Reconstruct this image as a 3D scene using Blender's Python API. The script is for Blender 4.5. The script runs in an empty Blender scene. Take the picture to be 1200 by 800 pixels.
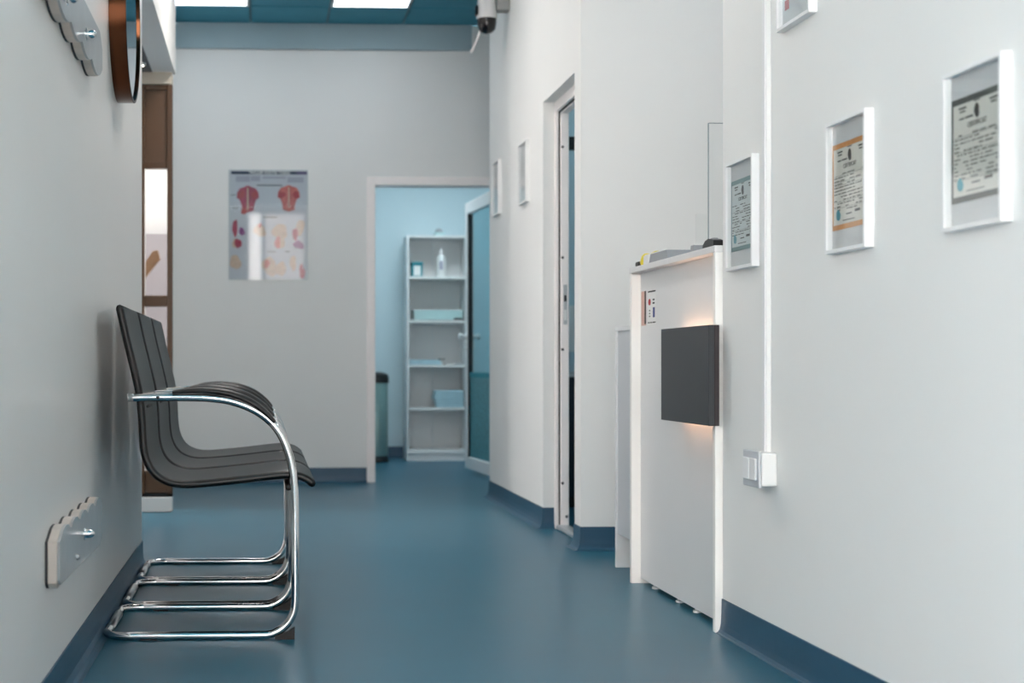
import bpy, bmesh, math, random
from mathutils import Vector, Matrix

random.seed(7)
S = bpy.context.scene
COL = S.collection

# ------------------------------------------------------------------ camera
F_PX, CX, CY, CAM_H, YAW = 1740.0, 386.0, 429.0, 0.78, math.radians(2.5)
cd = bpy.data.cameras.new('camera')
cam = bpy.data.objects.new('camera', cd)
COL.objects.link(cam)
cam.location = (0, 0, CAM_H)
cam.rotation_euler = (math.radians(90), 0, -YAW)
cd.sensor_width = 36.0
cd.lens = 36.0 * F_PX / 1200.0
cd.shift_x = (600 - CX) / 1200.0
cd.shift_y = (CY - 400) / 1200.0
cd.clip_start = 0.05
cd.dof.use_dof = True
cd.dof.focus_distance = 4.45
cd.dof.aperture_fstop = 3.4
S.camera = cam

# ------------------------------------------------------------------ view, world, lights
S.view_settings.view_transform = 'Standard'
S.view_settings.look = 'None'
S.view_settings.exposure = 0.75
S.view_settings.gamma = 1.0
S.view_settings.use_curve_mapping = False
W = bpy.data.worlds.new('sky')
S.world = W
W.use_nodes = True
bg = W.node_tree.nodes['Background']
bg.inputs['Color'].default_value = (1.0, 0.935, 0.90, 1)
bg.inputs['Strength'].default_value = 9.0
LED = 13.0            # emission of the ceiling panels


def lin(c):
    return tuple(((v / 255.0) / 12.92 if v / 255.0 <= 0.04045 else (((v / 255.0) + 0.055) / 1.055) ** 2.4) for v in c)


# ------------------------------------------------------------------ materials
def mat(name, rgb, rough=0.6, metal=0.0, var=0.04, scale=6.0, bump=0.0, bscale=80.0, spec=0.5, coat=0.0,
        stretch=(1, 1, 1), trans=0.0):
    m = bpy.data.materials.new(name)
    m.use_nodes = True
    nt = m.node_tree
    b = nt.nodes['Principled BSDF']
    tc = nt.nodes.new('ShaderNodeTexCoord')
    mp = nt.nodes.new('ShaderNodeMapping')
    mp.inputs['Scale'].default_value = stretch
    nt.links.new(tc.outputs['Object'], mp.inputs['Vector'])
    n = nt.nodes.new('ShaderNodeTexNoise')
    n.inputs['Scale'].default_value = scale
    n.inputs['Detail'].default_value = 4
    nt.links.new(mp.outputs['Vector'], n.inputs['Vector'])
    r = nt.nodes.new('ShaderNodeValToRGB')
    c = lin(rgb)
    r.color_ramp.elements[0].position = 0.3
    r.color_ramp.elements[1].position = 0.7
    r.color_ramp.elements[0].color = tuple(max(0, v * (1 - var)) for v in c) + (1,)
    r.color_ramp.elements[1].color = tuple(min(1, v * (1 + var)) for v in c) + (1,)
    nt.links.new(n.outputs['Fac'], r.inputs['Fac'])
    nt.links.new(r.outputs['Color'], b.inputs['Base Color'])
    b.inputs['Roughness'].default_value = rough
    b.inputs['Metallic'].default_value = metal
    b.inputs['Specular IOR Level'].default_value = spec
    b.inputs['Coat Weight'].default_value = coat
    if trans:
        b.inputs['Transmission Weight'].default_value = trans
    if bump:
        n2 = nt.nodes.new('ShaderNodeTexNoise')
        n2.inputs['Scale'].default_value = bscale
        n2.inputs['Detail'].default_value = 3
        nt.links.new(mp.outputs['Vector'], n2.inputs['Vector'])
        bp = nt.nodes.new('ShaderNodeBump')
        bp.inputs['Strength'].default_value = bump
        bp.inputs['Distance'].default_value = 0.002
        nt.links.new(n2.outputs['Fac'], bp.inputs['Height'])
        nt.links.new(bp.outputs['Normal'], b.inputs['Normal'])
    return m


def glass(name, tint=(1, 1, 1), gloss=0.12, rough=0.02, noise=0.0):
    m = bpy.data.materials.new(name)
    m.use_nodes = True
    nt = m.node_tree
    nt.nodes.clear()
    out = nt.nodes.new('ShaderNodeOutputMaterial')
    mix = nt.nodes.new('ShaderNodeMixShader')
    tr = nt.nodes.new('ShaderNodeBsdfTransparent')
    gl = nt.nodes.new('ShaderNodeBsdfGlossy')
    tr.inputs['Color'].default_value = tint + (1,)
    gl.inputs['Roughness'].default_value = rough
    fr = nt.nodes.new('ShaderNodeFresnel')
    fr.inputs['IOR'].default_value = 1.45
    ad = nt.nodes.new('ShaderNodeMath')
    ad.operation = 'MULTIPLY'
    ad.use_clamp = True
    ad.inputs[1].default_value = gloss / 0.04
    nt.links.new(fr.outputs['Fac'], ad.inputs[0])
    ge = nt.nodes.new('ShaderNodeNewGeometry')          # reflect on the outer faces only
    sb = nt.nodes.new('ShaderNodeMath'); sb.operation = 'SUBTRACT'; sb.inputs[0].default_value = 1.0
    nt.links.new(ge.outputs['Backfacing'], sb.inputs[1])
    mu = nt.nodes.new('ShaderNodeMath'); mu.operation = 'MULTIPLY'
    nt.links.new(ad.outputs[0], mu.inputs[0]); nt.links.new(sb.outputs[0], mu.inputs[1])
    nt.links.new(mu.outputs[0], mix.inputs['Fac'])
    nt.links.new(tr.outputs[0], mix.inputs[1])
    nt.links.new(gl.outputs[0], mix.inputs[2])
    nt.links.new(mix.outputs[0], out.inputs['Surface'])
    return m


def emit(name, rgb, strength):
    m = bpy.data.materials.new(name)
    m.use_nodes = True
    nt = m.node_tree
    b = nt.nodes['Principled BSDF']
    tc = nt.nodes.new('ShaderNodeTexCoord')
    n = nt.nodes.new('ShaderNodeTexNoise')
    n.inputs['Scale'].default_value = 3
    nt.links.new(tc.outputs['Object'], n.inputs['Vector'])
    r = nt.nodes.new('ShaderNodeValToRGB')
    c = lin(rgb)
    r.color_ramp.elements[0].color = tuple(v * 0.96 for v in c) + (1,)
    r.color_ramp.elements[1].color = c + (1,)
    nt.links.new(n.outputs['Fac'], r.inputs['Fac'])
    nt.links.new(r.outputs['Color'], b.inputs['Base Color'])
    nt.links.new(r.outputs['Color'], b.inputs['Emission Color'])
    b.inputs['Emission Strength'].default_value = strength
    return m


M = {}
M['wall'] = mat('wall_paint', (236, 236, 234), 0.55, var=0.012, scale=2.0, bump=0.08, bscale=160, spec=0.35)
M['wall_gloss'] = mat('wall_paint_semigloss', (228, 225, 221), 0.33, var=0.012, scale=2.0, bump=0.05, bscale=120, spec=0.5)
M['wall_blue'] = mat('wall_paint_pale_blue', (204, 222, 228), 0.6, var=0.02, scale=2.0, bump=0.06, bscale=160)
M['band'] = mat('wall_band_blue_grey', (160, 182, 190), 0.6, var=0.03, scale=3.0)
M['floor'] = mat('vinyl_floor', (34, 96, 118), 0.34, var=0.05, scale=3.0, bump=0.05, bscale=220, spec=0.5)
M['skirt'] = mat('vinyl_skirting', (36, 78, 104), 0.4, var=0.05, scale=5.0, bump=0.15, bscale=30)
M['tile'] = mat('ceiling_tile_teal_grey', (70, 146, 168), 0.85, var=0.05, scale=5.0, bump=0.25, bscale=250)
M['tbar'] = mat('ceiling_grid_metal', (70, 118, 132), 0.5, var=0.03)
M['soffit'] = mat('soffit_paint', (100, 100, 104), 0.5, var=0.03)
M['white'] = mat('white_lacquer', (232, 232, 230), 0.35, var=0.01, scale=3.0)
M['white_frame'] = mat('white_frame', (238, 238, 238), 0.4, var=0.01)
M['desk'] = mat('white_laminate', (226, 226, 226), 0.4, var=0.012, scale=3)
M['desk_edge'] = mat('white_laminate_edge', (246, 244, 240), 0.4, var=0.01)
M['cab_grey'] = mat('grey_laminate', (196, 199, 203), 0.45, var=0.012)
M['anth'] = mat('anthracite_laminate', (48, 52, 56), 0.42, var=0.06, scale=4)
M['anth_edge'] = mat('anthracite_edge', (44, 36, 38), 0.45, var=0.05)
M['black'] = mat('black_plastic', (16, 16, 18), 0.4, var=0.08)
M['leather'] = mat('black_leather', (9, 11, 13), 0.40, var=0.10, scale=14, bump=0.25, bscale=260, spec=0.26)
M['leather_edge'] = mat('black_leather_piping', (7, 6, 6), 0.42, var=0.1)
M['chrome'] = mat('chrome', (226, 226, 226), 0.1, 1.0, var=0.02)
M['steel'] = mat('brushed_steel', (196, 198, 200), 0.28, 1.0, var=0.04, scale=30, stretch=(1, 1, 20))
M['foot'] = mat('brown_black_rubber', (30, 24, 24), 0.6, var=0.1)
M['mat_grey'] = mat('certificate_mount', (206, 207, 208), 0.8, var=0.01)
M['paper'] = mat('certificate_paper', (214, 212, 204), 0.85, var=0.02, scale=12)
M['paper_teal'] = mat('certificate_paper_cool', (204, 212, 212), 0.85, var=0.02, scale=12)
M['ink'] = mat('ink_black', (58, 60, 60), 0.8, var=0.05)
M['b_dark'] = mat('border_dark_grey', (84, 88, 86), 0.8, var=0.12, scale=60)
M['b_orange'] = mat('border_orange', (196, 138, 84), 0.8, var=0.12, scale=60)
M['b_teal'] = mat('border_grey_teal', (110, 140, 142), 0.8, var=0.1, scale=60)
M['stamp'] = mat('stamp_teal', (86, 158, 172), 0.8, var=0.1)
M['red'] = mat('print_red', (176, 62, 66), 0.8, var=0.15, scale=30)
M['pane'] = glass('picture_glass', (0.97, 0.98, 0.98), 0.04, 0.03)
M['acrylic'] = glass('clear_acrylic', (0.985, 0.992, 0.992), 0.04, 0.02)
M['acrylic_edge'] = mat('acrylic_cut_edge', (150, 162, 164), 0.3, var=0.06)
M['copper'] = mat('dark_bronze_rim', (100, 62, 42), 0.14, 1.0, var=0.06, scale=8)
M['mirror'] = mat('mirror_silver', (210, 218, 222), 0.02, 1.0, var=0.005)
M['brown'] = mat('brown_window_frame', (92, 66, 46), 0.35, var=0.06, scale=10, stretch=(1, 1, 8))
M['brown_panel'] = mat('brown_panel', (100, 74, 54), 0.45, var=0.05, scale=5)
M['cream'] = mat('cream_trim', (214, 204, 188), 0.5, var=0.02)
M['pvc'] = mat('white_pvc', (252, 245, 243), 0.35, var=0.01)
M['alu'] = mat('aluminium', (190, 194, 198), 0.35, 0.6, var=0.04, scale=20)
M['dark_gap'] = mat('rubber_seal', (44, 46, 48), 0.6, var=0.05)
M['door_glass'] = glass('teal_door_glass', (0.50, 0.78, 0.83), 0.06, 0.06)
M['door_film'] = mat('patterned_privacy_film', (84, 148, 156), 0.35, var=0.4, scale=45, bump=0.6, bscale=60)
M['teal_pack'] = mat('teal_packaging', (38, 140, 152), 0.5, var=0.05)
M['towel'] = mat('pale_blue_towel', (176, 206, 216), 0.95, var=0.06, scale=30, bump=0.5, bscale=200)
M['yellow'] = mat('yellow_plastic', (222, 206, 50), 0.45, var=0.05)
M['grey_book'] = mat('grey_folder', (150, 154, 158), 0.6, var=0.04)
M['pinkprint'] = mat('print_pink', (214, 176, 164), 0.8, var=0.08, scale=60)
M['blueprint'] = mat('print_blue', (74, 84, 136), 0.8, var=0.08)
M['beige'] = mat('beige_glued_edge', (206, 194, 184), 0.4, var=0.08, scale=20)
M['plate_grey'] = mat('smoky_acrylic_face', (168, 170, 171), 0.34, var=0.06, scale=14, coat=0.1)
M['camwhite'] = mat('camera_white', (214, 212, 212), 0.4, var=0.01)
M['camdome'] = mat('camera_dome_black', (10, 8, 12), 0.12, var=0.02)
M['cambracket'] = mat('camera_bracket_grey', (150, 152, 150), 0.5, var=0.02)
M['binbody'] = mat('bin_green_steel', (130, 158, 156), 0.3, 0.4, var=0.04)
M['dark_blue'] = mat('dark_navy_fabric', (18, 30, 44), 0.7, var=0.08)
M['purple'] = mat('print_purple', (96, 80, 118), 0.8, var=0.08)
M['navy'] = mat('print_navy', (48, 52, 76), 0.8, var=0.08)
M['posterpaper'] = mat('poster_paper', (196, 198, 206), 0.8, var=0.02, scale=8)
M['muscle'] = mat('print_muscle_red', (170, 58, 82), 0.8, var=0.35, scale=45)
M['muscle2'] = mat('print_muscle_coral', (200, 104, 96), 0.8, var=0.25, scale=45)
M['bone'] = mat('print_bone', (206, 178, 158), 0.8, var=0.18, scale=45)
M['violet'] = mat('print_violet', (140, 70, 128), 0.8, var=0.25, scale=45)
M['greybar'] = mat('print_grey', (170, 168, 184), 0.8, var=0.05)
M['led'] = emit('led_panel', (255, 247, 241), LED * 1.35)  # for the unseen corridor panels added as fill light
M['led_end'] = emit('led_panel_end', (236, 246, 255), LED * 0.22)
M['led_room'] = emit('led_panel_room', (222, 238, 244), LED * 1.2)
M['led_side'] = emit('led_panel_side_room', (190, 232, 248), LED * 0.35)
M['led_warm'] = emit('led_strip_warm', (255, 206, 168), 34.0)
M['spot'] = emit('downlight_glow', (255, 244, 226), 6.0)
M['render_white'] = mat('outdoor_render', (150, 150, 150), 0.8, var=0.03, scale=4)
M['render_lilac'] = mat('outdoor_render_grey', (112, 108, 111), 0.8, var=0.03, scale=4)
M['timber'] = mat('dark_timber', (96, 70, 46), 0.6, var=0.15, scale=12, stretch=(1, 1, 6))

# ------------------------------------------------------------------ helpers
WL = {}


def wl(o):
    return WL.get(o.name, Vector((0, 0, 0))) if o else Vector((0, 0, 0))


def tag(o, label=None, cat=None, group=None, kind=None):
    if label: o['label'] = label
    if cat: o['category'] = cat
    if group: o['group'] = group
    if kind: o['kind'] = kind
    return o


def empty(name, loc, label=None, cat=None, group=None):
    o = bpy.data.objects.new(name, None)
    o.empty_display_size = 0.05
    COL.objects.link(o)
    o.location = loc
    WL[o.name] = Vector(loc)
    return tag(o, label, cat, group)


def link(name, bm, m, parent=None, origin=None, smooth=False, mods=None):
    """bm holds WORLD coordinates; the object gets its origin at `origin` (default: centre of the base)."""
    vs = [v.co for v in bm.verts]
    if origin is None:
        lo = Vector((min(v.x for v in vs), min(v.y for v in vs), min(v.z for v in vs)))
        hi = Vector((max(v.x for v in vs), max(v.y for v in vs), max(v.z for v in vs)))
        origin = Vector(((lo.x + hi.x) / 2, (lo.y + hi.y) / 2, lo.z))
    origin = Vector(origin)
    bmesh.ops.translate(bm, verts=bm.verts, vec=-origin)
    bmesh.ops.recalc_face_normals(bm, faces=bm.faces)
    me = bpy.data.meshes.new(name)
    bm.to_mesh(me)
    bm.free()
    if smooth:
        for p in me.polygons: p.use_smooth = True
    me.materials.append(M[m] if isinstance(m, str) else m)
    o = bpy.data.objects.new(name, me)
    COL.objects.link(o)
    o.location = origin - wl(parent)
    WL[o.name] = origin
    if parent: o.parent = parent
    return o


def add_box(bm, x0, x1, y0, y1, z0, z1, bevel=0.0, seg=1):
    t = bmesh.new()
    bmesh.ops.create_cube(t, size=1)
    for v in t.verts:
        v.co = Vector(((x0 + x1) / 2 + v.co.x * (x1 - x0), (y0 + y1) / 2 + v.co.y * (y1 - y0), (z0 + z1) / 2 + v.co.z * (z1 - z0)))
    if bevel:
        bmesh.ops.bevel(t, geom=list(t.edges), offset=bevel, segments=seg, affect='EDGES', profile=0.5)
    me = bpy.data.meshes.new('tmp')
    t.to_mesh(me); t.free()
    bm.from_mesh(me)
    bpy.data.meshes.remove(me)


def box(name, ext, m, parent=None, bevel=0.0, seg=1, smooth=False):
    bm = bmesh.new()
    add_box(bm, *ext, bevel=bevel, seg=seg)
    return link(name, bm, m, parent, smooth=smooth)


def boxes(name, exts, m, parent=None, bevel=0.0):
    bm = bmesh.new()
    for e in exts: add_box(bm, *e, bevel=bevel)
    return link(name, bm, m, parent)


def catmull(pts, n=6):
    pts = [Vector(p) for p in pts]
    out = []
    for i in range(len(pts) - 1):
        p0 = pts[max(i - 1, 0)]; p1 = pts[i]; p2 = pts[i + 1]; p3 = pts[min(i + 2, len(pts) - 1)]
        for k in range(n):
            t = k / n
            out.append(0.5 * ((2 * p1) + (-p0 + p2) * t + (2 * p0 - 5 * p1 + 4 * p2 - p3) * t * t + (-p0 + 3 * p1 - 3 * p2 + p3) * t ** 3))
    out.append(pts[-1])
    return out


def add_tube(bm, pts, r, segs=10, rx=None, cap=True, up=Vector((0, 1, 0))):
    pts = [Vector(p) for p in pts]
    rings = []
    nrm = None
    for i, p in enumerate(pts):
        a = pts[max(i - 1, 0)]; b = pts[min(i + 1, len(pts) - 1)]
        t = (b - a).normalized()
        if nrm is None:
            nrm = up - t * up.dot(t)
            if nrm.length < 1e-4: nrm = Vector((1, 0, 0)) - t * t.x
        else:
            nrm = nrm - t * nrm.dot(t)
        nrm.normalize()
        bi = t.cross(nrm)
        rr = r[i] if isinstance(r, (list, tuple)) else r
        rn = rr if rx is None else rx
        ring = []
        for k in range(segs):
            an = 2 * math.pi * k / segs
            ring.append(bm.verts.new(p + nrm * (math.cos(an) * rn) + bi * (math.sin(an) * rr)))
        rings.append(ring)
    for i in range(len(rings) - 1):
        for k in range(segs):
            bm.faces.new((rings[i][k], rings[i][(k + 1) % segs], rings[i + 1][(k + 1) % segs], rings[i + 1][k]))
    if cap:
        bm.faces.new(list(reversed(rings[0]))); bm.faces.new(rings[-1])


def tube(name, pts, r, m, parent=None, segs=10, rx=None, up=Vector((0, 1, 0))):
    bm = bmesh.new()
    add_tube(bm, pts, r, segs, rx, True, up)
    return link(name, bm, m, parent, smooth=True)


def add_prism(bm, poly, vec):
    """closed polygon of 3-D points extruded by vec"""
    vec = Vector(vec)
    a = [bm.verts.new(Vector(p)) for p in poly]
    b = [bm.verts.new(Vector(p) + vec) for p in poly]
    n = len(poly)
    bm.faces.new(a); bm.faces.new(list(reversed(b)))
    for i in range(n):
        bm.faces.new((a[i], b[i], b[(i + 1) % n], a[(i + 1) % n]))


def prism(name, poly, vec, m, parent=None, bevel=0.0):
    bm = bmesh.new()
    add_prism(bm, poly, vec)
    if bevel:
        bmesh.ops.bevel(bm, geom=list(bm.edges), offset=bevel, segments=2, affect='EDGES', profile=0.5)
    return link(name, bm, m, parent)


def lathe(name, prof, centre, axis, m, parent=None, segs=28, smooth=True):
    """prof: list of (radius, height along axis)"""
    bm = bmesh.new()
    axis = Vector(axis).normalized()
    u = axis.orthogonal().normalized()
    v = axis.cross(u)
    c = Vector(centre)
    rings = []
    for r, h in prof:
        if r < 1e-6:
            rings.append([bm.verts.new(c + axis * h)])
        else:
            rings.append([bm.verts.new(c + axis * h + u * (math.cos(2 * math.pi * k / segs) * r) + v * (math.sin(2 * math.pi * k / segs) * r)) for k in range(segs)])
    for i in range(len(rings) - 1):
        A, B = rings[i], rings[i + 1]
        for k in range(segs):
            k2 = (k + 1) % segs
            if len(A) == 1 and len(B) == 1: continue
            if len(A) == 1: bm.faces.new((A[0], B[k], B[k2]))
            elif len(B) == 1: bm.faces.new((A[k], A[k2], B[0]))
            else: bm.faces.new((A[k], A[k2], B[k2], B[k]))
    if prof[0] == prof[-1]:
        bmesh.ops.remove_doubles(bm, verts=bm.verts, dist=1e-6)        # closed ring: no caps
    else:
        if len(rings[0]) > 1: bm.faces.new(list(reversed(rings[0])))
        if len(rings[-1]) > 1: bm.faces.new(rings[-1])
    o = link(name, bm, m, parent, smooth=False)
    if smooth:
        for p in o.data.polygons: p.use_smooth = len(p.vertices) <= 4
        md = o.modifiers.new('edges', 'EDGE_SPLIT'); md.split_angle = math.radians(40)
    return o


class Plane:
    """a flat sheet's own 2-D frame: o origin (centre), r right, u up, n towards the viewer side"""
    def __init__(s, o, r, u):
        s.o, s.r, s.u = Vector(o), Vector(r), Vector(u)
        s.n = s.r.cross(s.u)

    def p(s, x, y, d=0.0):
        return s.o + s.r * x + s.u * y + s.n * d


def flat(name, polys, pl, d, m, parent, thick=0.0006):
    bm = bmesh.new()
    for poly in polys:
        add_prism(bm, [pl.p(x, y, d) for x, y in poly], pl.n * thick)
    return link(name, bm, m, parent)


def rect(x0, y0, x1, y1):
    return [(x0, y0), (x1, y0), (x1, y1), (x0, y1)]


def blob(cx, cy, rx, ry, n=18, wob=0.18, seed=0):
    rnd = random.Random(seed)
    ph = [rnd.uniform(0, 6.28) for _ in range(3)]
    out = []
    for k in range(n):
        a = 2 * math.pi * k / n
        w = 1 + wob * (math.sin(2 * a + ph[0]) * 0.5 + math.sin(3 * a + ph[1]) * 0.35 + math.sin(5 * a + ph[2]) * 0.25)
        out.append((cx + math.cos(a) * rx * w, cy + math.sin(a) * ry * w))
    return out


def text(name, body, size, pl, x, y, d, m, parent, align='CENTER', bold=0.0):
    cu = bpy.data.curves.new(name, 'FONT')
    cu.body = body; cu.size = size; cu.align_x = align; cu.align_y = 'CENTER'; cu.extrude = 0.0003; cu.offset = bold
    cu.resolution_u = 3
    tmp = bpy.data.objects.new('tmp_text', cu)
    COL.objects.link(tmp)
    me = bpy.data.meshes.new_from_object(tmp.evaluated_get(bpy.context.evaluated_depsgraph_get()))
    bpy.data.objects.remove(tmp); bpy.data.curves.remove(cu)
    bm = bmesh.new(); bm.from_mesh(me); bpy.data.meshes.remove(me)
    for v in bm.verts:
        v.co = pl.p(x + v.co.x, y + v.co.y, d + v.co.z)
    return link(name, bm, m, parent)


def copy_tree(o, parent=None):
    c = o.copy(); COL.objects.link(c); c.parent = parent
    WL[c.name] = wl(o).copy()
    for ch in list(o.children): copy_tree(ch, c)
    return c


# ------------------------------------------------------------------ room constants
XL, XR, ZC = -0.48, 1.34, 3.07
Y_L_END, Y_ALC = 5.84, 8.05          # left wall ends, far side of the alcove
Y_R_END = 4.29                       # right wall ends at the reception niche
Y_FACE = 6.24                        # wall facing the camera behind the niche
D0, D1 = 6.37, 7.10                  # side door opening along the right wall
Y_COR = 8.80                         # outer corner of the door wall
YB = 9.95                            # back wall
HD = 2.05                            # door head
YW = -1.5                            # window wall behind the camera
YS = 2.3                             # where the left wall starts

# ------------------------------------------------------------------ shell
tag(boxes('floor', [(-3.2, 3.2, YW - 0.2, 12.7, -0.12, 0.0)], 'floor'), kind='structure')

tag(boxes('wall_left', [(XL - 0.2, XL, YS, Y_L_END, 0, ZC),
                        (-3.2, XL - 0.2, YS, YS + 0.2, 0, ZC)], 'wall_gloss'), kind='structure')
tag(boxes('wall_left_alcove', [(XL - 0.12, XL, Y_L_END, Y_ALC, 2.354, ZC), (-2.3, -2.2, YS + 0.2, Y_L_END + 0.05, 0, ZC), (-2.3, -2.2, 7.95, Y_ALC + 0.1, 0, ZC),
                               (-2.3, -2.2, Y_L_END + 0.05, 7.95, 2.2, ZC), (-2.2, -0.497, Y_ALC, Y_ALC + 0.1, 2.354, ZC)], 'wall'), kind='structure')
tag(box('ceiling_alcove', (-2.2, XL - 0.12, Y_L_END - 0.0, Y_ALC, 2.354, 2.45), 'soffit'), kind='structure')
tag(prism('wall_left_far', [(-0.512, Y_ALC + 0.1, 0), (-0.502, Y_ALC + 0.1, 0), (-0.612, YB, 0), (-0.622, YB, 0)], (0, 0, ZC), 'wall'), kind='structure')  # unseen thin slanted panel, added to stop outdoor light leaking in
OX0, OX1 = 0.685, 1.64
tag(boxes('wall_back', [(-0.72, OX0, YB, YB + 0.12, 0, ZC), (OX1, 2.6, YB, YB + 0.12, 0, ZC), (OX0, OX1, YB, YB + 0.12, HD, ZC)], 'wall'), kind='structure')
tag(boxes('wall_right', [(XR, XR + 0.12, YW - 0.1, Y_R_END, 0, ZC), (XR + 0.12, 3.2, Y_R_END - 0.12, Y_R_END, 0, ZC)], 'wall'), kind='structure')
tag(boxes('wall_right_door', [(XR, XR + 0.117, D1, Y_COR, 0, ZC), (XR, XR + 0.117, D0, D1, HD, ZC),
                              (XR, 3.2, Y_FACE, D0, 0, ZC), (XR + 0.117, 3.2, Y_COR - 0.12, Y_COR, 0, ZC)], 'wall'), kind='structure')
tag(boxes('wall_right_far', [(2.6, 2.72, Y_COR, YB + 0.12, 0, ZC), (3.2, 3.32, Y_R_END - 0.12, Y_COR, 0, ZC)], 'wall'), kind='structure')
tag(boxes('wall_room', [(0.15, 0.27, YB + 0.12, 12.6, 0, 2.7), (2.6, 2.72, YB + 0.12, 12.6, 0, 2.7), (0.15, 2.72, 12.55, 12.67, 0, 2.7)], 'wall_blue'), kind='structure')
tag(box('ceiling_room', (0.15, 2.72, YB + 0.12, 12.67, 2.7, 2.8), 'wall_blue'), kind='structure')
# side room is painted blue on the inside
tag(boxes('wall_side_room', [(3.1, 3.198, D0, Y_COR - 0.12, 0, 2.7), (XR + 0.141, 3.1, Y_COR - 0.14, Y_COR - 0.121, 0, 2.7)], 'wall_blue'), kind='structure')

# added shallow board, its blue grey stands in for shade along the wall head
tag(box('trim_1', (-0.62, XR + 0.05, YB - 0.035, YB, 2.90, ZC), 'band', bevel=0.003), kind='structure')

# window wall behind the camera
wx = [-3.0, -1.85, -0.75, -0.25, -0.02, 0.6, 1.2]
ws = [(-3.2, wx[0], YW - 0.1, YW, 0, ZC), (wx[-1], XR, YW - 0.1, YW, 0, ZC), (wx[0], wx[-1], YW - 0.1, YW, 0, 0.35), (wx[0], wx[-1], YW - 0.1, YW, 2.98, ZC),
      (wx[2], wx[3], YW - 0.1, YW, 0.35, 2.98),
      (-3.2, -3.1, YW, -1.2, 0, ZC), (-3.2, -3.1, 2.1, YS, 0, ZC), (-3.2, -3.1, -1.2, 2.1, 0, 0.35), (-3.2, -3.1, -1.2, 2.1, 2.98, ZC)]
tag(boxes('wall_front', ws, 'wall'), kind='structure')
M['tint_side'] = glass('tinted_side_window_glass', (0.30, 0.30, 0.30), 0.05, 0.0)
M['tint'] = glass('tinted_window_glass', (0.68, 0.68, 0.68), 0.05, 0.0)
win = boxes('window_1', [(x - 0.03, x + 0.03, YW - 0.08, YW - 0.02, 0.35, 2.98) for x in wx], 'white_frame')
tag(win, kind='structure')
for a, b in zip(wx[:-1], wx[1:]):
    if a == -0.75: continue
    box('pane', (a + 0.03, b - 0.03, YW - 0.055, YW - 0.045, 0.35, 2.98), 'tint' if a > -0.1 else 'acrylic', win)
win2 = boxes('window_3', [(-3.18, -3.12, y - 0.03, y + 0.03, 0.35, 2.98) for y in (-1.17, -0.1, 1.0, 2.07)], 'white_frame')  # unseen side window, added to send daylight onto the right wall
tag(win2, kind='structure')
for a, b in ((-1.14, -0.13), (-0.07, 0.97), (1.03, 2.04)): box('pane', (-3.155, -3.145, a, b, 0.35, 2.98), 'tint_side', win2)
M['tint_dark'] = glass('dark_tinted_glass', (0.3, 0.3, 0.3), 0.05, 0.0)
wa = boxes('window_2', [(-2.28, -2.22, y, y + 0.06, 0, 2.2) for y in (Y_L_END + 0.05, 6.87, 7.89)], 'brown')  # unseen window, added to bring daylight through the alcove
tag(wa, kind='structure')
for y in (Y_L_END + 0.11, 6.93): box('pane', (-2.255, -2.245, y, y + 0.94, 0, 2.2), 'tint_dark', wa)

# ceiling: slab, tiles and grid bars
ce = boxes('ceiling', [(-0.622, 3.2, YW - 0.1, YB + 0.12, ZC + 0.02, ZC + 0.12), (-3.2, -0.622, YW - 0.1, Y_ALC + 0.1, ZC + 0.02, ZC + 0.12)], 'tile')
tag(ce, kind='structure')
T = 0.51
xl = [-0.602 + T * i for i in range(-1, 5)]
yl = [YB] + [9.46 - T * i for i in range(0, 16)]
lights = {(1, 1): None, (3, 1): None, (2, 5): None, (2, 9): None}  # last two: unseen panels, added to brighten the corridor walls
tile_me = {}
for i in range(len(xl) - 1):
    for j in range(len(yl) - 1):
        if (i, j) in lights: continue
        a, b, c, d = xl[i], xl[i + 1], yl[j + 1], yl[j]
        if b < XL - 0.2 and d < Y_ALC: continue
        if a < -0.62: a = -0.62
        if b - a < 0.05: continue
        key = (round(b - a, 3), round(d - c, 3))
        if key in tile_me:
            o = bpy.data.objects.new('ceiling_tile', tile_me[key]); COL.objects.link(o)
            o.location = Vector(((a + b) / 2, (c + d) / 2, ZC)) - wl(ce); o.parent = ce
        else:
            o = box('ceiling_tile', (a + 0.008, b - 0.008, c + 0.008, d - 0.008, ZC, ZC + 0.02), 'tile', ce, bevel=0.003)
            tile_me[key] = o.data
for x in xl[1:]:
    box('grid_bar', (x - 0.006, x + 0.006, yl[-1], YB - 0.036, ZC + 0.004, ZC + 0.02), 'tbar', ce)
for y in yl[1:]:
    box('grid_bar', (-0.62, xl[-1], y - 0.006, y + 0.006, ZC + 0.005, ZC + 0.02), 'tbar', ce)


def led_panel(x0, x1, y0, y1, z, label, group, m='led'):
    t = empty('ceiling_light', ((x0 + x1) / 2, (y0 + y1) / 2, z), label, 'ceiling light', group)
    f = 0.014
    boxes('frame', [(x0, x1, y0, y0 + f, z - 0.004, z + 0.018), (x0, x1, y1 - f, y1, z - 0.004, z + 0.018),
                    (x0, x0 + f, y0 + f, y1 - f, z - 0.004, z + 0.018), (x1 - f, x1, y0 + f, y1 - f, z - 0.004, z + 0.018)], 'white', t)
    box('diffuser', (x0 + f, x1 - f, y0 + f, y1 - f, z, z + 0.01), m, t)
    return t


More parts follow.
